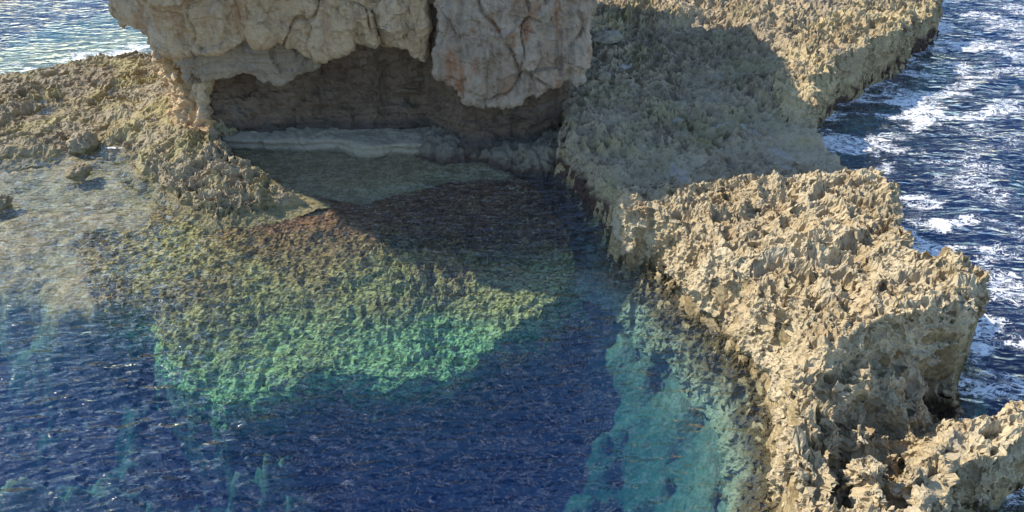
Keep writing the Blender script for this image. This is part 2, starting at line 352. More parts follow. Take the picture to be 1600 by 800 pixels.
def surface_nets(f, org, step):
    """isosurface f = 0 (negative inside) of a regular grid as quads"""
    nx, ny, nz = f.shape
    ins = f < 0
    c = np.zeros((nx - 1, ny - 1, nz - 1), np.int16)
    for dx in (0, 1):
        for dy in (0, 1):
            for dz in (0, 1):
                c += ins[dx:nx - 1 + dx, dy:ny - 1 + dy, dz:nz - 1 + dz]
    act = (c > 0) & (c < 8)
    idx = np.full(act.shape, -1, np.int64)
    I, J, K = np.nonzero(act)
    idx[I, J, K] = np.arange(len(I))
    acc = np.zeros((len(I), 3)); cnt = np.zeros(len(I))
    cor = [(a, b, d) for a in (0, 1) for b in (0, 1) for d in (0, 1)]
    for p in cor:
        for ax in range(3):
            if p[ax]: continue
            q = list(p); q[ax] = 1
            fa = f[I + p[0], J + p[1], K + p[2]]; fb = f[I + q[0], J + q[1], K + q[2]]
            m = (fa < 0) != (fb < 0)
            t = np.where(m, fa / np.where(m, fa - fb, 1), 0)
            pos = np.array(p, float)[None, :].repeat(len(I), 0); pos[:, ax] += t
            acc += np.where(m[:, None], pos, 0); cnt += m
    V = acc / cnt[:, None] + np.stack([I, J, K], 1)
    quads = []
    for ax in range(3):
        o1, o2 = [(1, 2), (2, 0), (0, 1)][ax]
        sl0 = [slice(1, n - 1) for n in f.shape]; sl1 = list(sl0)
        sl0[ax] = slice(0, f.shape[ax] - 1); sl1[ax] = slice(1, f.shape[ax])
        A = ins[tuple(sl0)]; B = ins[tuple(sl1)]
        for flip, M in ((False, A & ~B), (True, ~A & B)):
            P = np.stack(np.nonzero(M), 1)
            for k in range(3):
                if k != ax: P[:, k] += 1
            def cell(a, b):
                Q = P.copy(); Q[:, o1] -= a; Q[:, o2] -= b
                return idx[Q[:, 0], Q[:, 1], Q[:, 2]]
            q = np.stack([cell(0, 0), cell(1, 0), cell(1, 1), cell(0, 1)], 1)
            quads.append(q[:, ::-1] if flip else q)
    Fq = np.concatenate(quads)
    Fq = Fq[(Fq >= 0).all(1)]
    return V * step + np.array(org), Fq

def terrain(name, box, step, region, mat, rough=0.07, lat=0.10, smooth=False, sink=0.0, net=None, **props):
    if net:                                                    # even mesh on walls and tops alike
        xs = np.arange(box[0], box[1], step); ys = np.arange(box[2], box[3], step); zs = np.arange(net[0], net[1], step)
        X2, Y2 = np.meshgrid(xs, ys, indexing='ij')
        near = region(X2, Y2)
        for _ in range(3):
            G = near.copy(); G[1:] |= near[:-1]; G[:-1] |= near[1:]; G[:, 1:] |= near[:, :-1]; G[:, :-1] |= near[:, 1:]; near = G
        hb = np.full(X2.shape, -50.0)
        hb[near] = height(X2[near], Y2[near], False)
        V, F = surface_nets((zs[None, None, :] - hb[:, :, None]).astype(np.float32), (box[0], box[2], net[0]), step)
        c3 = V[F].mean(1)
        wide = np.abs(V[F][:, :, 2].max(1) - V[F][:, :, 2].min(1)) < 5
        keep = region(c3[:, 0], c3[:, 1]) & (c3[:, 2] > net[0] + 2 * step)
        x, y = V[:, 0], V[:, 1]
        h = list(height(x, y)); h[0] = V[:, 2]
        V, N = relief(x, y, h, F)
        return finish_terrain(name, V, F, keep, h, rough, lat, mat, smooth, sink, props)
    x, y, F = grid(*box, step)
    cx = x[F].mean(1); cy = y[F].mean(1)
    m = region(cx, cy)
    # work on a margin of two cells so that the normals at the cut edges agree with the neighbour's
    nx = int(round((box[1] - box[0]) / step)); M2 = m.reshape(-1, nx).copy()
    for _ in range(2):
        G = M2.copy(); G[1:] |= M2[:-1]; G[:-1] |= M2[1:]; H_ = G.copy(); H_[:, 1:] |= G[:, :-1]; H_[:, :-1] |= G[:, 1:]; M2 = H_
    wide = M2.ravel(); keep = m[wide]
    u, inv = np.unique(F[wide], return_inverse=True)
    F = inv.reshape(-1, 4); x = x[u]; y = y[u]
    h = height(x, y)
    V, N = relief(x, y, h, F)
    return finish_terrain(name, V, F, keep, h, rough, lat, mat, smooth, sink, props)

def finish_terrain(name, V, F, keep, h, rough, lat, mat, smooth, sink, props):
    land = sstep(-0.3, 0.1, h[0]) * lat
    px, py, pz = V.T.copy()
    f1, f2 = worley3(px * 3.3, py * 3.3, pz * 2.8, 11)
    g1, g2 = worley3(px * 7.7, py * 7.7, pz * 6.5, 21)
    q1, q2 = worley3(px * 15, py * 15, pz * 13, 26)
    hole = noise3(px * 1.3, py * 1.3, pz * 1.3, 27)
    r = 0.5 - 1.3 * (1 - np.exp(-(f2 - f1) / 0.22)) - 0.8 * (1 - np.exp(-(g2 - g1) / 0.25)) - 0.3 * (1 - np.exp(-(q2 - q1) / 0.3)) - 1.6 * np.exp(-(g1 / 0.33) ** 4) * sstep(-0.1, 0.4, hole)
    V = V + vnormals(V, F) * (r * rough * sstep(-0.6, 0.0, h[0]) * np.clip(h[1] / 0.25, 0.2, 1))[:, None]
    V[:, 0] += land * fbm3(px, py, pz, 2.6, 2, 41)
    V[:, 1] += land * fbm3(px, py, pz, 2.6, 2, 47)
    V[:, 2] -= sink
    V, F, _ = compact(V, F, keep)
    me = np_mesh(name, V, F, mat, smooth)
    return link(name, me, **props)

def smax(a, b, k):
    h = np.clip(0.5 + 0.5 * (a - b) / k, 0, 1)
    return b * (1 - h) + a * h + k * h * (1 - h)

# ------------------------------------------------------------------ materials
class NT:
    def __init__(self, name):
        self.m = bpy.data.materials.new(name); self.m.use_nodes = True
        self.t = self.m.node_tree; self.t.nodes.clear()
        self.out = self.t.nodes.new('ShaderNodeOutputMaterial')
        g = self.n('ShaderNodeNewGeometry'); self.pos = g.outputs['Position']; self.nor = g.outputs['Normal']
    def n(self, typ, **kw):
        nd = self.t.nodes.new(typ)
        for k, v in kw.items(): setattr(nd, k, v)
        return nd
    def set(self, sock, v):
        if hasattr(v, 'is_linked') or isinstance(v, bpy.types.NodeSocket): self.t.links.new(v, sock)
        else: sock.default_value = v
    def math(self, op, a, b=0.0, clamp=False):
        nd = self.n('ShaderNodeMath', operation=op); nd.use_clamp = clamp
        self.set(nd.inputs[0], a); self.set(nd.inputs[1], b)
        return nd.outputs[0]
    def mapr(self, v, a, b, c=0.0, d=1.0, smooth=True):
        nd = self.n('ShaderNodeMapRange'); nd.interpolation_type = 'SMOOTHSTEP' if smooth else 'LINEAR'
        self.set(nd.inputs[0], v)
        for k, q in zip((1, 2, 3, 4), (a, b, c, d)): self.set(nd.inputs[k], q)
        return nd.outputs[0]
    def mix(self, f, a, b, mode='MIX'):
        nd = self.n('ShaderNodeMix', data_type='RGBA', blend_type=mode)
        self.set(nd.inputs[0], f)
        self.set(nd.inputs[6], (*a, 1) if isinstance(a, tuple) and len(a) == 3 else a)
        self.set(nd.inputs[7], (*b, 1) if isinstance(b, tuple) and len(b) == 3 else b)
        return nd.outputs[2]
    def noise(self, scale, detail=4, rough=0.55, vec=None, dist=0.0, stretch=None, typ='FBM'):
        v = vec or self.pos
        if stretch:
            mp = self.n('ShaderNodeMapping'); self.set(mp.inputs[0], v)
            mp.inputs['Scale'].default_value = stretch[:3]
            if len(stretch) > 3: mp.inputs['Rotation'].default_value = (0, 0, stretch[3])
            v = mp.outputs[0]
        nd = self.n('ShaderNodeTexNoise'); nd.noise_type = typ
        self.set(nd.inputs['Vector'], v)
        nd.inputs['Scale'].default_value = scale; nd.inputs['Detail'].default_value = detail; nd.inputs['Roughness'].default_value = rough
        nd.inputs['Distortion'].default_value = dist
        return nd.outputs[0]
    def voro(self, scale, feature='F1', vec=None):
        nd = self.n('ShaderNodeTexVoronoi', feature=feature)
        self.set(nd.inputs['Vector'], vec or self.pos); nd.inputs['Scale'].default_value = scale
        return nd.outputs[0]
    def sep(self):
        nd = self.n('ShaderNodeSeparateXYZ'); self.set(nd.inputs[0], self.pos); return nd.outputs

def rock_material(name, base, pale, dark, stain=None, tide=(0.09, 0.06, 0.04), tide_top=0.28, lichen=None, bump=0.5, streak=0.0, lscale=0.5):
    t = NT(name)
    big = t.noise(0.55, 5, 0.6)
    mid = t.noise(2.3, 6, 0.65, dist=0.4)
    fine = t.noise(14, 6, 0.7)
    col = t.mix(t.mapr(big, 0.38, 0.66), base, pale)
    col = t.mix(t.mapr(mid, 0.52, 0.72, 0, 0.75), col, dark)
    col = t.mix(t.mapr(fine, 0.3, 0.72, 0.0, 0.55), col, t.mix(0.55, col, pale))
    wth = t.noise(1.1, 5, 0.7, dist=0.6)
    col = t.mix(t.mapr(wth, 0.52, 0.66, 0, 0.5), col, t.mix(0.5, dark, (0.26, 0.245, 0.21)))
    mott = t.noise(6.5, 4, 0.7, dist=0.5)
    col = t.mix(t.mapr(mott, 0.55, 0.68, 0, 0.55), col, dark)
    speck = t.noise(45, 3, 0.6)
    col = t.mix(t.mapr(speck, 0.56, 0.7, 0, 0.5), col, t.mix(0.7, col, dark))
    if streak:
        st = t.noise(1.0, 5, 0.65, stretch=(2.6, 2.6, 0.32), dist=0.3)
        col = t.mix(t.mapr(st, 0.5, 0.72, 0, streak), col, tuple(c * 0.35 for c in dark))
    if stain:
        st2 = t.noise(0.9, 5, 0.6, stretch=(1.6, 1.6, 0.5))
        col = t.mix(t.mapr(st2, 0.5, 0.68, 0, 0.8), col, stain)
    if lichen:
        li = t.noise(lscale, 4, 0.6)
        col = t.mix(t.mapr(li, 0.48, 0.64, 0, 0.75), col, lichen)
    if tide:
        z = t.sep()[2]
        zz = t.math('ADD', z, t.math('MULTIPLY', t.math('SUBTRACT', mid, 0.5), 0.7))
        f = t.math('MULTIPLY', t.mapr(zz, tide_top, tide_top - 0.3, 0, 0.92), t.mapr(zz, -1.1, -0.45, 0.15, 1.0))
        col = t.mix(f, col, tide)
    b1 = t.n('ShaderNodeBump'); b1.inputs['Strength'].default_value = bump; b1.inputs['Distance'].default_value = 0.05
    hsum = t.math('ADD', t.math('MULTIPLY', t.voro(9.0), 0.6), t.math('MULTIPLY', t.noise(11, 7, 0.7), 1.2))
    hsum = t.math('ADD', hsum, t.math('MULTIPLY', t.voro(24.0), 0.35))
    t.set(b1.inputs['Height'], hsum)
    p = t.n('ShaderNodeBsdfPrincipled')
    t.set(p.inputs['Base Color'], col)
    p.inputs['Roughness'].default_value = 0.92
    p.inputs['Specular IOR Level'].default_value = 0.25
    t.set(p.inputs['Normal'], b1.outputs[0])
    t.t.links.new(p.outputs[0], t.out.inputs['Surface'])
    return t.m

M = {}
M['karst'] = rock_material('karst_limestone', (0.40, 0.32, 0.19), (0.52, 0.44, 0.29), (0.22, 0.17, 0.105), stain=(0.33, 0.24, 0.13), tide=(0.07, 0.055, 0.025), tide_top=0.42)
M['platform'] = rock_material('olive_limestone', (0.29, 0.235, 0.15), (0.41, 0.335, 0.22), (0.14, 0.11, 0.08), lichen=(0.33, 0.28, 0.15), tide=(0.06, 0.035, 0.03), tide_top=0.75)
M['spur'] = rock_material('golden_limestone', (0.34, 0.265, 0.16), (0.50, 0.41, 0.23), (0.18, 0.14, 0.095), tide=(0.06, 0.035, 0.03), tide_top=0.75)
M['shelf'] = rock_material('shelf_limestone', (0.27, 0.22, 0.145), (0.38, 0.32, 0.21), (0.13, 0.105, 0.075), lichen=(0.35, 0.30, 0.14), tide=(0.26, 0.21, 0.10), tide_top=0.2)
M['face'] = rock_material('smooth_limestone', (0.48, 0.33, 0.18), (0.55, 0.405, 0.25), (0.25, 0.15, 0.08), stain=(0.37, 0.21, 0.10), tide=None, bump=0.6, streak=0.4)  # base colour warmed to stand in for bounced sunlight
M['lip'] = rock_material('brown_lip_rock', (0.29, 0.22, 0.15), (0.36, 0.29, 0.20), (0.18, 0.13, 0.09), tide=None, bump=0.5, streak=0.3)
M['rust'] = rock_material('rust_stained_limestone', (0.34, 0.25, 0.17), (0.41, 0.33, 0.24), (0.20, 0.14, 0.09), stain=(0.30, 0.13, 0.055), tide=None, bump=0.45, streak=0.5)
M['hollow'] = rock_material('shade_toned_hollow_rock', (0.15, 0.10, 0.065), (0.21, 0.145, 0.09), (0.06, 0.048, 0.038), tide=(0.085, 0.07, 0.055), tide_top=0.9, bump=0.7, streak=0.4)  # brown rock with the shade of the hollow put into its dark colours
M['foot'] = rock_material('dark_foot_rock', (0.16, 0.14, 0.10), (0.22, 0.19, 0.13), (0.08, 0.07, 0.055), tide=(0.09, 0.06, 0.045), tide_top=0.3)
M['flank'] = rock_material('warm_flank_rock', (0.45, 0.33, 0.19), (0.55, 0.45, 0.30), (0.28, 0.16, 0.08), stain=(0.42, 0.24, 0.08), tide=None, bump=0.5, streak=0.3)
M['pale'] = rock_material('pale_strata', (0.31, 0.27, 0.19), (0.37, 0.32, 0.23), (0.21, 0.18, 0.12), tide=(0.15, 0.135, 0.085), tide_top=0.05, bump=0.25)

def reef_material():
    t = NT('reef_algae')
    big = t.noise(0.4, 4, 0.6); mid = t.noise(3.0, 5, 0.65, dist=0.6); fine = t.noise(7.5, 4, 0.6, dist=1.2, stretch=(0.65, 1.5, 1.3))
    s = t.sep()
    col = t.mix(t.mapr(big, 0.4, 0.6), (0.38, 0.26, 0.11), (0.50, 0.39, 0.15))
    red = t.mapr(t.math('ADD', s[1], t.math('MULTIPLY', mid, 2.0)), 20.8, 23.2)
    red = t.math('MULTIPLY', red, t.mapr(s[0], -11.0, -7.5))
    col = t.mix(t.math('MULTIPLY', red, 0.85), col, (0.22, 0.10, 0.06))
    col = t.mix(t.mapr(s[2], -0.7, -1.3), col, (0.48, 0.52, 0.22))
    col = t.mix(t.mapr(fine, 0.42, 0.56), tuple_dark(t, col, 0.33), col)
    col = t.mix(t.mapr(fine, 0.6, 0.72, 0, 0.8), col, (0.75, 0.66, 0.30))
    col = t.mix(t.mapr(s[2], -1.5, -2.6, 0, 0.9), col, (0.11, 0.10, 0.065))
    b = t.n('ShaderNodeBump'); b.inputs['Strength'].default_value = 0.8; b.inputs['Distance'].default_value = 0.06
    t.set(b.inputs['Height'], t.math('ADD', fine, t.math('MULTIPLY', t.voro(8.0), 0.8)))
    p = t.n('ShaderNodeBsdfPrincipled'); t.set(p.inputs['Base Color'], col); p.inputs['Roughness'].default_value = 0.95
    p.inputs['Specular IOR Level'].default_value = 0.1
    t.set(p.inputs['Normal'], b.outputs[0]); t.t.links.new(p.outputs[0], t.out.inputs['Surface'])
    return t.m
def tuple_dark(t, col, k):
    return t.mix(1.0, col, (k, k, k), 'MULTIPLY')
M['reef'] = reef_material()

def seabed_material():
    t = NT('seabed_sand')
    big = t.noise(0.35, 4, 0.6); mid = t.noise(2.5, 5, 0.65); fine = t.noise(10, 5, 0.65, dist=0.8)
    s = t.sep()
    col = t.mix(t.mapr(mid, 0.4, 0.62), (0.30, 0.26, 0.19), (0.20, 0.165, 0.105))
    col = t.mix(t.mapr(big, 0.5, 0.62, 0, 0.6), col, (0.24, 0.22, 0.15))
    col = t.mix(t.mapr(s[2], -0.9, -0.45, 0, 0.8), col, t.mix(t.mapr(mid, 0.4, 0.6), (0.40, 0.31, 0.16), (0.26, 0.19, 0.09)))
    col = t.mix(t.mapr(t.math('ADD', s[2], t.math('MULTIPLY', mid, 2.5)), 0.2, -5.0, 0, 0.88), col, (0.09, 0.085, 0.065))  # darker with depth: the water's dimming of light put into the colour
    col = t.mix(t.mapr(fine, 0.45, 0.6, 0, 0.6), col, (0.12, 0.10, 0.065))
    b = t.n('ShaderNodeBump'); b.inputs['Strength'].default_value = 0.6; b.inputs['Distance'].default_value = 0.06
    t.set(b.inputs['Height'], t.math('ADD', fine, t.voro(7.0)))
    p = t.n('ShaderNodeBsdfPrincipled'); t.set(p.inputs['Base Color'], col); p.inputs['Roughness'].default_value = 0.95
    p.inputs['Specular IOR Level'].default_value = 0.1
    t.set(p.inputs['Normal'], b.outputs[0]); t.t.links.new(p.outputs[0], t.out.inputs['Surface'])
    return t.m
M['seabed'] = seabed_material()

def water_material(name, volume=True, foam=True, wave=1.0):
    t = NT(name)
    # ripples: short crested wavelets of several sizes, crests running roughly left to right
    r1 = t.noise(1.0, 1, 0.4, stretch=(1.15, 2.9, 1, 0.2), dist=0.45)
    r2 = t.noise(1.0, 1, 0.4, stretch=(2.3, 5.6, 1, -0.25), dist=0.5)
    r3 = t.noise(1.0, 2, 0.5, stretch=(0.5, 1.2, 1, 0.15), dist=0.3)
    def rid(v): return t.math('SUBTRACT', 1.0, t.math('MULTIPLY', t.math('ABSOLUTE', t.math('SUBTRACT', v, 0.5)), 2.0))
    hs = t.math('ADD', t.math('MULTIPLY', r1, 0.9), t.math('MULTIPLY', r2, 0.55))
    hs = t.math('ADD', hs, t.math('MULTIPLY', r3, 0.8))
    b = t.n('ShaderNodeBump'); b.inputs['Strength'].default_value = 1.0; b.inputs['Distance'].default_value = 0.22 * wave
    t.set(b.inputs['Height'], hs)
    # Schlick reflectance, the same from above and from below the surface
    inc = t.n('ShaderNodeNewGeometry').outputs['Incoming']
    dt = t.n('ShaderNodeVectorMath', operation='DOT_PRODUCT'); t.set(dt.inputs[0], inc); t.set(dt.inputs[1], b.outputs[0])
    c = t.math('SUBTRACT', 1.0, t.math('ABSOLUTE', dt.outputs['Value']), clamp=True)
    fres = t.math('ADD', 0.062, t.math('MULTIPLY', t.math('POWER', c, 5.0), 0.75), clamp=True)
    gl = t.n('ShaderNodeBsdfGlossy'); gl.inputs['Roughness'].default_value = 0.03; t.set(gl.inputs['Normal'], b.outputs[0])
    tr = t.n('ShaderNodeBsdfTransparent')
    ms = t.n('ShaderNodeMixShader')
    t.set(ms.inputs[0], fres); t.t.links.new(tr.outputs[0], ms.inputs[1]); t.t.links.new(gl.outputs[0], ms.inputs[2])
    surf = ms.outputs[0]
    if foam:
        at = t.n('ShaderNodeAttribute'); at.attribute_name = 'foam'; fo = at.outputs['Fac']
        wv = t.n('ShaderNodeMapping'); t.set(wv.inputs[0], t.pos); wv.inputs['Scale'].default_value = (1.0, 1.5, 1)
        n1 = t.noise(1.6, 6, 0.62, vec=wv.outputs[0], dist=1.2)
        n2 = t.noise(4.5, 5, 0.6, vec=wv.outputs[0], dist=1.5)
        n0 = t.noise(0.45, 3, 0.6, vec=wv.outputs[0])
        w = t.math('MULTIPLY', t.math('MULTIPLY', fo, t.mapr(n0, 0.46, 0.60, 0.04, 1.55)), 0.055)
        def vein(v, k):
            a = t.math('ABSOLUTE', t.math('SUBTRACT', v, 0.5))
            return t.mapr(t.math('SUBTRACT', t.math('MULTIPLY', w, k), a), -0.006, 0.014, 0, 1)
        ff = t.math('MULTIPLY', t.math('MAXIMUM', vein(n1, 1.0), vein(n2, 0.55)), 0.92)
        df = t.n('ShaderNodeBsdfPrincipled'); df.inputs['Base Color'].default_value = (0.80, 0.82, 0.84, 1); df.inputs['Roughness'].default_value = 0.7
        t.set(df.inputs['Normal'], b.outputs[0])
        ms2 = t.n('ShaderNodeMixShader'); t.set(ms2.inputs[0], ff); t.t.links.new(surf, ms2.inputs[1]); t.t.links.new(df.outputs[0], ms2.inputs[2])
        surf = ms2.outputs[0]
    t.t.links.new(surf, t.out.inputs['Surface'])
    if volume:
        ab = t.n('ShaderNodeVolumeAbsorption'); ab.inputs['Color'].default_value = (0.14, 0.71, 0.83, 1); ab.inputs['Density'].default_value = 0.33
        sc = t.n('ShaderNodeVolumeScatter'); sc.inputs['Color'].default_value = (0.03, 0.17, 0.70, 1); sc.inputs['Density'].default_value = 0.045
        ad = t.n('ShaderNodeAddShader'); t.t.links.new(ab.outputs[0], ad.inputs[0]); t.t.links.new(sc.outputs[0], ad.inputs[1])
        t.t.links.new(ad.outputs[0], t.out.inputs['Volume'])
    return t.m
M['water'] = water_material('sea_water')
M['puddle'] = water_material('puddle_water', volume=False, foam=False, wave=0.05)

# ------------------------------------------------------------------ sea: one closed body of water with a waved top
def build_sea():
    x0, x1, y0, y1, st = -30, 32, 6, 54, 0.10
    x, y, F = grid(x0, x1, y0, y1, st)
    nx = int(round((x1 - x0) / st)) + 1; ny = len(x) // nx
    fade = sstep(0, 4, np.minimum(np.minimum(x - x0, x1 - x), np.minimum(y - y0, y1 - y)))
    calm = 0.09 + 0.84 * sstep(8, 13, x - 0.15 * (y - 20)) + 0.12 * sstep(30, 36, y) * (x < 0)
    h = 0
    rng = np.random.RandomState(4)
    for k in range(16):
        lam = 0.55 * 1.22 ** k * (0.9 + 0.2 * rng.rand())
        if lam > 5: lam = 1.0 + rng.rand() * 2
        an = math.radians(255 + rng.randn() * 28)
        kk = 2 * math.pi / lam
        ph = kk * (x * math.cos(an) + y * math.sin(an)) + rng.rand() * 6.28 + 1.5 * noise2(x * 0.35, y * 0.35, 500 + k)
        env = 0.5 + 0.5 * noise2(x / (lam * 2.2), y / (lam * 2.2), 520 + k)
        h = h + 0.013 * lam ** 0.75 * env * (1 - 2 * np.abs(np.sin(ph / 2)) ** 1.2)
    h = h * calm * fade
    dr = sdpoly(LAND_R, x, y); dl = sdpoly(LAND_L, x, y)
    right = sstep(8.5, 11.5, x - 0.06 * (y - 14)) * (y > 9)
    foam = right * (0.06 + 0.58 * np.exp(-np.clip(-dr - 1.5, 0, 50) / 3.5))
    foam = np.maximum(foam, 2.6 * np.exp(-((x - 20.6) ** 2 + (y - 39.5) ** 2) / 3.2))
    foam = np.maximum(foam, 1.2 * np.exp(-((x - 14.3) ** 2 + (y - 21.5) ** 2 / 3) / 1.0) + 1.0 * np.exp(-((x - 16.5) ** 2 / 4 + (y - 30.5) ** 2) / 4.0))
    back = (x < -8) & (y > 27)
    foam = np.maximum(foam, np.where(back & (dl < 0.1), 1.15 * np.exp(-np.clip(-dl, 0, 50) / 0.9), 0))
    V = np.stack([x, y, h], 1)
    n = len(V)
    B = 2500.0; D = -13.5
    ext = np.array([(-B, -B, 0), (B, -B, 0), (B, B, 0), (-B, B, 0), (-B, -B, D), (B, -B, D), (B, B, D), (-B, B, D)], float)
    i = np.arange(n).reshape(ny, nx)
    ring = [i[0, :], i[:, -1], i[-1, ::-1], i[::-1, 0]]          # south, east, north, west edges
    polys = [list(q) for q in F]
    e0 = n
    me_v = np.concatenate([V, ext])
    # outer flat sheet as long polygons, then sides and floor
    big = [[e0 + 0, e0 + 1] + list(ring[0][::-1]), [e0 + 1, e0 + 2] + list(ring[1][::-1]), [e0 + 2, e0 + 3] + list(ring[2][::-1]), [e0 + 3, e0 + 0] + list(ring[3][::-1]),
           [e0, e0 + 4, e0 + 5, e0 + 1], [e0 + 1, e0 + 5, e0 + 6, e0 + 2], [e0 + 2, e0 + 6, e0 + 7, e0 + 3], [e0 + 3, e0 + 7, e0 + 4, e0], [e0 + 4, e0 + 7, e0 + 6, e0 + 5]]
    me = bpy.data.meshes.new('sea')
    tot = np.concatenate([np.full(len(F), 4), [len(b) for b in big]]).astype(np.int32)
    loops = np.concatenate([F.ravel()] + [np.array(b) for b in big]).astype(np.int32)
    start = np.concatenate([[0], np.cumsum(tot)[:-1]]).astype(np.int32)
    me.vertices.add(len(me_v)); me.vertices.foreach_set('co', me_v.astype(np.float32).ravel())
    me.loops.add(len(loops)); me.loops.foreach_set('vertex_index', loops)
    me.polygons.add(len(tot)); me.polygons.foreach_set('loop_start', start)
    me.update(calc_edges=True)
    sm = np.zeros(len(tot), bool); sm[:len(F)] = True
    me.polygons.foreach_set('use_smooth', sm)
    a = me.attributes.new('foam', 'FLOAT', 'POINT')
    a.data.foreach_set('value', np.concatenate([foam, np.zeros(8)]).astype(np.float32))
    me.materials.append(M['water'])
    link('sea', me, kind='structure')
build_sea()

# ------------------------------------------------------------------ ground under and around the water
def in_poly(P):
    return lambda x, y: sdpoly(P, x, y) > 0
FINGER = [(9.2,12.9,0), (11.0,14.1,0), (14,14.1,0), (14,9,0), (9.2,9,0), (8.5,10.6,0), (8.0,11.3,0)]
SPUR = [(9.90,28.93,1.8), (12.15,33.79,1.8), (15.20,36.28,1.8), (17.83,41.16,1.8), (22,47,0), (24,38,0), (12.5,26.2,0), (10.32,26.04,1.2), (9.90,27.17,1.8)]
RIDGE = [(-12.55,27.26,0.6), (-10.87,27.26,0.6), (-6.00,23.06,0), (-7.36,22.30,-0.2), (-9.57,21.27,-0.2), (-13.74,24.65,-0.1), (-13.49,25.92,0.5)]

def near_land(P, m):
    return lambda x, y: sdpoly(P, x, y) > -m

def reg_prom(x, y): return near_land(LAND_R, 1.0)(x, y) & in_poly(PROM)(x, y)
def reg_finger(x, y): return near_land(LAND_R, 1.0)(x, y) & in_poly(FINGER)(x, y) & ~in_poly(PROM)(x, y)
def reg_lower(x, y): return near_land(LAND_R, 1.0)(x, y) & (y < 14.2) & ~in_poly(PROM)(x, y) & ~in_poly(FINGER)(x, y)
def reg_spur(x, y): return near_land(LAND_R, 1.3)(x, y) & in_poly(SPUR)(x, y) & ~in_poly(PROM)(x, y)
def reg_plat(x, y): return near_land(LAND_R, 1.0)(x, y) & (y >= 14.2) & ~in_poly(PROM)(x, y) & ~in_poly(SPUR)(x, y) & (x > -5)
def reg_ridge(x, y): return near_land(LAND_L, 0.5)(x, y) & in_poly(RIDGE)(x, y)
def reg_shelf(x, y): return near_land(LAND_L, 0.5)(x, y) & ~in_poly(RIDGE)(x, y)
def reg_reef(x, y):
    return (sdpoly(REEF, x, y) > np.where(y > 21.8, 0.12 * noise2(x * 2, y * 2, 333), -1.2)) & ~near_land(LAND_R, 1.0)(x, y) & ~near_land(LAND_L, 0.5)(x, y)

terrain('rock_platform', (-5.2, 23, 20, 50), 0.07, reg_plat, M['platform'], 0.05, 0.06, net=(-1.4, 3.3), kind='structure')
terrain('rocky_promontory', (1.8, 14, 11.5, 23.5), 0.036, reg_prom, M['karst'], 0.055, 0.07, net=(-1.6, 3.4),
        label='sunlit tan pitted limestone promontory with sharp spikes between pool and open sea', category='rock')
terrain('rock_finger', (7.5, 14, 8.5, 15), 0.034, reg_finger, M['karst'], 0.05, 0.06, net=(-1.6, 3.0),
        label='low rock arm with yellow lit top jutting into the sea at the right edge', category='rock')
terrain('pinnacled_rock', (4.0, 12, 5, 14.4), 0.034, reg_lower, M['karst'], 0.055, 0.07, net=(-1.6, 3.0),
        label='jagged pinnacled rock with deep shaded gullies at the near end of the promontory', category='rock')
terrain('rock_spur', (8.5, 24, 25, 48), 0.06, reg_spur, M['spur'], 0.055, 0.07, net=(-1.4, 3.4),
        label='far rock spur with golden lit crest and dark wet foot beside white foam', category='rock')
terrain('rock_shelf', (-32, -9, 24, 37), 0.05, reg_shelf, M['shelf'], 0.05, 0.07,
        label='low jagged rock shelf with hollows left of the big overhanging rock', category='rock')
terrain('rock_ridge', (-14, -5, 21, 29), 0.038, reg_ridge, M['shelf'], 0.05, 0.07, net=(-0.8, 1.8),
        label='small yellowish jagged rock ridge at the left foot of the overhanging rock', category='rock')
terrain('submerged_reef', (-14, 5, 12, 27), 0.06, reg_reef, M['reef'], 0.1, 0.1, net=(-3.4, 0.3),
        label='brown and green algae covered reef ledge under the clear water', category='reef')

def build_seabed():
    x, y, F = grid(-40, 40, 3, 60, 0.15)
    h = height(x, y)
    V, N = relief(x, y, h, F)
    h = V[:, 2]
    cov = reg_prom(x, y) | reg_finger(x, y) | reg_lower(x, y) | reg_spur(x, y) | reg_plat(x, y) | reg_ridge(x, y) | reg_shelf(x, y) | reg_reef(x, y)
    wet = (h < -0.02) & ((h > -0.6) | reg_reef(x, y))
    h = np.where(cov, h - np.where(wet, 0.13, 0.45), h)
    V[:, 2] = np.maximum(h, -13.0)
    n = len(V)
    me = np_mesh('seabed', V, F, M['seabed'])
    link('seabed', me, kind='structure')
    m2 = np_mesh('deep_seabed', np.array([(-2600, -2600, -13.2), (2600, -2600, -13.2), (2600, 2600, -13.2), (-2600, 2600, -13.2)]), np.array([[0, 1, 2, 3]]), M['seabed'])
    link('deep_seabed', m2, kind='structure')
build_seabed()

# ------------------------------------------------------------------ the big overhanging rock
ROCK = [(-11.3, 27.9), (-12.6, 29.2), (-14.2, 32), (-15, 36), (-12, 41), (-4, 42), (-1, 39.8), (2.0, 38.2), (2.6, 36.5), (2.6, 34), (2.3, 30), (2.1, 28.4), (-1, 28.0), (-5, 28.3)]
def lerp(P, x):
    return np.interp(x, [p[0] for p in P], [p[1] for p in P])
TOPL = [(-16, 14.6), (-11, 15.0), (-2.5, 12.6), (0.5, 10.6), (3.5, 9.0), (6, 8.6)]

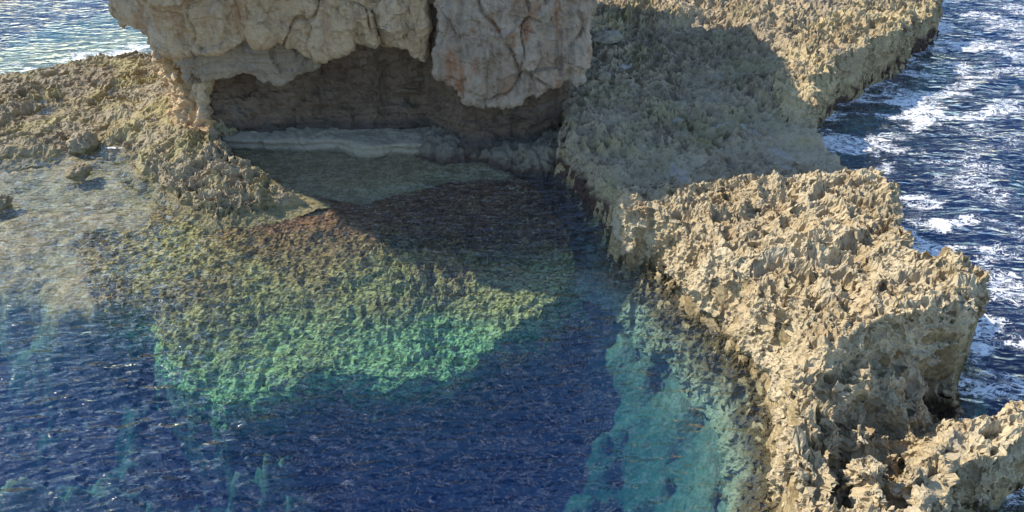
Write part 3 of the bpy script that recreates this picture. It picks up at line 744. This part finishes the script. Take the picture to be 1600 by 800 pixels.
def rock_part(name, box, st, fn, mat, parent, disp, seed, runnel=0.0, crack=0.0, label=None, facet=0.20, strata=0.0):
    x0, x1, y0, y1, z0, z1 = box
    xs = np.arange(x0, x1, st); ys = np.arange(y0, y1, st); zs = np.arange(z0, z1, st)
    X, Y, Z = np.meshgrid(xs, ys, zs, indexing='ij')
    f = fn(X, Y, Z)
    V, F = surface_nets(f, (x0, y0, z0), st)
    N = vnormals(V, F)
    x, y, z = V.T
    d = disp * (1.0 * fbm3(x, y, z, 0.9, 5, seed, 0.55))
    f1, f2 = worley3(x * 1.5, y * 1.5, z * 1.3, seed + 9)
    d = d + disp * 0.35 * (f1 - 0.5) + disp * 0.5 * (1 - 2 * np.abs(noise3(x * 1.9, y * 1.9, z * 1.6, seed + 5))) + disp * 0.3 * (1 - 2 * np.abs(noise3(x * 4.3, y * 4.3, z * 3.6, seed + 6)))
    g1, g2 = worley3(x * 5, y * 5, z * 4.2, seed + 19)
    d = d + disp * 0.45 * (g1 - 0.5) + disp * 0.22 * fbm3(x, y, z, 9.0, 2, seed + 23)
    fx, fy, fz = x * 0.9 + 0.25 * noise3(x, y, z, seed + 3), y * 0.9, z * 0.9 + 0.25 * noise3(x, y, z, seed + 4)
    d = d + facet * (cellrand(fx, fy, fz, seed + 50) - 0.5) + 0.2 * facet * (cellrand(fx * 2.7, fy * 2.7, fz * 2.7, seed + 60) - 0.5)
    if strata:
        d = d + strata * np.sin(z * 8.5 + 2.2 * noise3(x * 0.5, y * 0.5, z, seed + 70)) * (0.5 + 0.5 * noise3(x * 0.9, y * 0.9, z * 2.0, seed + 71)) + 0.5 * strata * np.sign(np.sin(z * 19 + 3 * noise3(x * 0.4, y * 0.4, z * 0.5, seed + 72)))
    if runnel:
        d = d + runnel * (1 - np.abs(fbm3(x, y, z * 0.25, 2.6, 3, seed + 29))) - runnel
        d = d + runnel * 0.5 * fbm3(x, y, z * 0.4, 6.0, 2, seed + 33)
    if crack:
        c1, c2 = worley3((x + 0.3 * noise3(x * 1.5, y * 1.5, z * 1.5, 77)) * 0.34, y * 0.2, (z + 0.2 * noise3(x, y, z, 78)) * 0.26, seed + 39)
        d = d - crack * np.exp(-((c2 - c1) / 0.022) ** 2)
    V = V + N * d[:, None]
    o = link(name, np_mesh(name, V, F, mat, False), parent)
    if label: o['label'] = label
    return o

rock = bpy.data.objects.new('overhanging_rock', None)
COL.objects.link(rock)
rock['label'] = 'huge pale limestone rock overhanging a dark hollow behind the pool'
rock['category'] = 'rock'

UNSEEN_CAP = [(-16.6, 25.6), (-13, 25.7), (-9, 25.9), (-9, 35), (-16.3, 36)]  # unseen bulge above the frame, shaped so that its shadow covers the sill
def f_body(X, Y, Z):
    s2 = sdpoly(ROCK, X[:, :, 0], Y[:, :, 0])[:, :, None]
    fw = sstep(-12.2, -10.8, X)
    pr = lerp([(-3, 0.3), (0.4, 0.35), (0.6, 0.3), (1.0, 0.0), (1.8, -0.3), (2.6, -0.2), (3.2, 0.25), (3.9, 0.8), (5, 0.9), (6, 1.2), (6.8, 1.7), (15, 1.5)], Z) * fw + (1 - fw) * lerp([(-3, 0.3), (1, 0.05), (2.2, -0.1), (3.4, 0.35), (4.4, 0.3), (5.2, 0.9), (6, 1.2), (6.8, 1.7), (15, 1.5)], Z)
    pr = pr + 1.25 * sstep(-3.4, -1.6, X) * sstep(3.0, 2.0, Z)
    pr = pr * (1 - 0.9 * sstep(0.8, 2.2, X))
    f = -s2 - pr
    f = np.minimum(f, -np.minimum(np.minimum(sdpoly(UNSEEN_CAP, X[:, :, 0], Y[:, :, 0])[:, :, None], 1.5 * (Z - 5.8)), Y - 28.9 + 0.475 * (Z - 5.1)))
    f = f + 0.18 * fbm3(X, Y, Z, 0.7, 2, 601)
    f = smax(f, Y - 37.8, 0.4)
    return smax(f, Z - lerp(TOPL, X) + 0.25, 0.4)
rock_part('hollow_wall', (-16.6, 5.2, 25.6, 43.5, -1.2, 15.6), 0.115, f_body, M['hollow'], rock, 0.14, 610, strata=0.07, crack=0.05, label='recessed brown wall of the hollow, coloured dark for its shade, with the unseen upper mass')

FOOT = [(-10.9, 26.7), (-9, 26.45), (-7, 26.5), (-5, 26.3), (-3.4, 26.25), (-2, 25.8), (-0.6, 25.5), (0.8, 25.3), (1.9, 25.1), (2.6, 26), (3, 31), (-12, 31), (-11.6, 28)]
def f_foot(X, Y, Z, right=False):
    s2 = sdpoly(FOOT, X[:, :, 0], Y[:, :, 0])[:, :, None]
    r = sstep(-3.4, -2.2, X)
    top = 0.42
    lay = 0.10 * np.sin(Z * 21 + 1.2 * noise3(X * 0.8, Y * 0.8, Z * 0, 620)) * (1 - r)
    bay = 0.35 * noise3(X * 0.75, Y * 0, Z * 0.3, 621)
    slope = np.where(r > 0, np.clip(Z, 0, 2) * 0.9 * r, 0)
    if right:
        nz = fbm3(X, Y, Z, 0.9, 3, 622)
        f = -(s2 - 0.1 - np.clip(Z, 0, 3) * 0.8) + 0.5 * nz
        f = smax(f, Z - 0.6 + 0.5 * nz, 0.3)
        return smax(f, -3.1 - X + 0.3 * nz, 0.4)
    f = -(s2 - 0.25 + 0.05 * lay * 6 + bay * (0.6) - slope)
    return smax(smax(f, Z - top, 0.12), X + 2.2, 0.4)
rock_part('pale_ledge', (-13, 3.6, 24.4, 31.5, -1.0, 2.0), 0.06, f_foot, M['pale'], rock, 0.05, 630, facet=0.05, label='pale layered ledge along the waterline below the dark hollow')

rock_part('foot_rock', (-4, 3.6, 24.4, 31.5, -1.0, 2.4), 0.06, lambda X, Y, Z: f_foot(X, Y, Z, True), M['foot'], rock, 0.12, 635, runnel=0.06, crack=0.05, facet=0.08, label='dark craggy rock at the waterline under the rust stained block')

def block(xa, xb, off, lip, k=0.16, lean=0.0, wob=0.22, seed=0, topc=None, left_open=False):
    def fn(X, Y, Z):
        s2 = sdpoly(ROCK, X[:, :, 0], Y[:, :, 0])[:, :, None]
        nz = fbm3(X, Y, Z, 0.6, 2, 640 + seed)
        f = -s2 - off - lean * (Z - 4) + wob * nz
        b = lerp(lip, X) - Z + 0.15 * nz
        xx = X + 0.25 * noise3(Z * 0.6, Y * 0.6, X * 0, 660 + seed)
        f = smax(f, b, k)
        f = smax(f, xx - xb, k)
        if not left_open: f = smax(f, xa - xx, k)
        return smax(f, Z - (6.7 if topc is None else topc), 0.5)
    return fn
rock_part('upper_block', (-17.8, -8.2, 25.4, 36, 2.6, 7.2), 0.055, block(-20, -8.62, 1.75, [(-16, 5.0), (-13.6, 4.7), (-12.2, 4.3), (-11.4, 3.75), (-9.5, 3.85), (-8.7, 4.4)], seed=1, left_open=True), M['face'], rock, 0.11, 700, crack=0.12, label='smooth grey left block of the overhang with a lit left edge')
rock_part('lower_lip', (-12.2, -6.0, 25.8, 30, 2.0, 5.2), 0.07, block(-11.5, -6.7, 1.0, [(-11.6, 2.85), (-9.5, 2.95), (-8.2, 2.6), (-7.2, 2.85), (-6.6, 3.4)], k=0.3, seed=2, topc=4.9), M['lip'], rock, 0.07, 720, strata=0.035, label='pale lower lip under the left block')
rock_part('upper_block', (-9.4, -4.0, 25.2, 31, 3.0, 7.2), 0.05, block(-8.7, -4.66, 1.6, [(-8.7, 4.3), (-8.0, 4.3), (-7.0, 3.65), (-6.3, 3.7), (-5.6, 4.05), (-4.6, 4.0)], seed=3), M['face'], rock, 0.12, 740, crack=0.18, label='weathered middle block of the overhang')
rock_part('knob', (-5.2, -3.4, 25.2, 29.5, 3.6, 6.2), 0.055, block(-4.65, -3.75, 1.55, [(-5, 4.4), (-4.2, 4.25), (-3.6, 4.5)], k=0.5, seed=4, topc=5.6), M['face'], rock, 0.10, 760)
rock_part('upper_block', (-5.2, -2.3, 25.4, 31, 3.0, 7.2), 0.05, block(-4.55, -2.95, 1.25, [(-5, 3.8), (-4, 3.75), (-3.2, 3.5), (-2.8, 3.5)], k=0.35, seed=5), M['face'], rock, 0.09, 780, crack=0.06, label='narrow recessed block beside the deep vertical crack')
rock_part('upper_block', (-3.2, 5.6, 25.0, 34, 1.2, 7.2), 0.055, block(-2.72, 2.5, 1.75, [(-3, 3.3), (-2.3, 2.9), (-1.7, 2.2), (-0.9, 1.95), (0.2, 2.0), (1.2, 2.75), (2.4, 2.7), (6, 2.0)], k=0.25, lean=-0.05, seed=6), M['rust'], rock, 0.12, 800, runnel=0.08, crack=0.16, label='rust stained right block of the overhang reaching lowest')

def f_flank(X, Y, Z):
    s2 = sdpoly(ROCK, X[:, :, 0], Y[:, :, 0])[:, :, None]
    pr = lerp([(-3, 0.9), (0.5, 0.75), (1.5, 0.35), (2.4, 0.3), (3.2, 0.65), (3.8, 0.75), (4.4, 0.5), (5.5, 0.4)], Z)
    f = -s2 - pr + 0.25 * fbm3(X, Y, Z * 0.5, 1.1, 3, 820)
    f = smax(f, X + 11.25 + 0.15 * (Z - 1.5) * 0 + 0.3 * noise3(Z * 1.2, Y, X * 0, 821), 0.15)
    return smax(f, Z - 5.2, 0.4)
rock_part('lit_flank', (-16, -10.4, 26, 36, -0.5, 6), 0.06, f_flank, M['flank'], rock, 0.20, 830, runnel=0.16, label='sunlit ochre and orange left flank of the overhanging rock')

# ------------------------------------------------------------------ puddles, loose stones, rocks awash
PL = ['slim blue puddle in the rock platform just behind the promontory', 'narrow puddle left of the slim blue one behind the promontory', 'slanting puddle in the middle of the shaded platform', 'long grey wet puddle right of the slanting puddle on the platform',
      'tiny blue puddle left of the slanting one on the platform', 'pale puddle on the platform near the rust stained block', 'long shallow grey puddle on the right side of the platform', 'thin puddle nearest the promontory on the right of the platform']
for i, (px, py, lv, ra, rb, an) in enumerate(PUDDLES):
    n = 40; V = [(0, 0, 0)]; F = []
    for k in range(n):
        a = 2 * math.pi * k / n
        r = 1.12 + 0.12 * math.sin(3 * a + i) + 0.07 * math.sin(5 * a + 2 * i)
        V.append((ra * r * math.cos(a), rb * r * math.sin(a), 0))
        F.append((0, 1 + k, 1 + (k + 1) % n))
    o = link('puddle', np_mesh('puddle', np.array(V), np.array(F), M['puddle']))
    o.location = (px, py, lv - 0.035); o.rotation_euler = (0, 0, math.radians(an))
    o['label'] = PL[i]; o['category'] = 'puddle'; o['group'] = 'rain puddles on the rock platform'

def stone_mesh(name, size, seed, mat, spiky=0.15):
    n1, n2 = 48, 30
    th = np.linspace(0, 2 * np.pi, n1, endpoint=False); ph = np.linspace(0.02, np.pi - 0.02, n2)
    T, Pm = np.meshgrid(th, ph)
    x = (np.sin(Pm) * np.cos(T)).ravel(); y = (np.sin(Pm) * np.sin(T)).ravel(); z = np.cos(Pm).ravel()
    f1, f2 = worley3(x * 1.6 + seed, y * 1.6, z * 1.6, 900 + seed)
    g1, g2 = worley3(x * 4 + seed, y * 4, z * 4, 930 + seed)
    r = 0.85 + 0.35 * (f1 - 0.4) + spiky * (g1 - 0.4) + 0.12 * fbm3(x, y, z, 2.0, 3, 950 + seed)
    V = np.stack([x * r * size[0], y * r * size[1], z * r * size[2]], 1)
    i = np.arange(n1 * n2).reshape(n2, n1); j = np.roll(i, -1, 1)
    F = np.stack([i[:-1], i[1:], j[1:], j[:-1]], -1).reshape(-1, 4)
    return np_mesh(name, V, F, mat)

def stone(name, p, size, seed, mat, label, cat='stone', rz=0.0, sink=0.3, spiky=0.15, group=None):
    o = link(name, stone_mesh(name, size, seed, M[mat], spiky))
    hz = float(height(np.array([p[0]]), np.array([p[1]]), False)[0])
    z = max(hz, p[2]) if len(p) > 2 else hz
    o.location = (p[0], p[1], z + size[2] * (1 - 2 * sink)); o.rotation_euler = (0.1, -0.08, rz)
    o['label'] = label; o['category'] = cat
    if group: o['group'] = group
stone('loose_stone', (3.05,33.42,1.65), (0.22, 0.2, 0.2), 1, 'pale', 'small white loose stone by the right edge of the overhanging rock')
stone('flat_slab', (4.11,33.89,1.65), (0.7, 0.5, 0.2), 2, 'pale', 'pale flat slab lying on the shaded platform beside the overhanging rock', 'slab', 0.4, 0.3)
stone('loose_stone', (3.61,30.03,1.55), (0.34, 0.26, 0.14), 3, 'pale', 'pale loose stone on the platform below the flat slab', rz=0.2)
AW = 'rocks awash in the shallows'
stone('awash_rock', (-15.41,25.16,-0.05), (0.42, 0.3, 0.26), 5, 'shelf', 'small yellow topped rock awash in the shallows left of the ridge', 'rock', 0.5, 0.35, 0.5, AW)
stone('awash_rock', (-17.12,22.98,-0.05), (0.4, 0.35, 0.26), 6, 'shelf', 'yellowish rock awash at the left edge of the picture', 'rock', 0.2, 0.3, 0.5, AW)
stone('awash_rock', (-16.08,27.13,-0.05), (0.5, 0.4, 0.42), 7, 'shelf', 'spiky little rock standing just in front of the left shelf', 'rock', 0.9, 0.3, 0.6, AW)
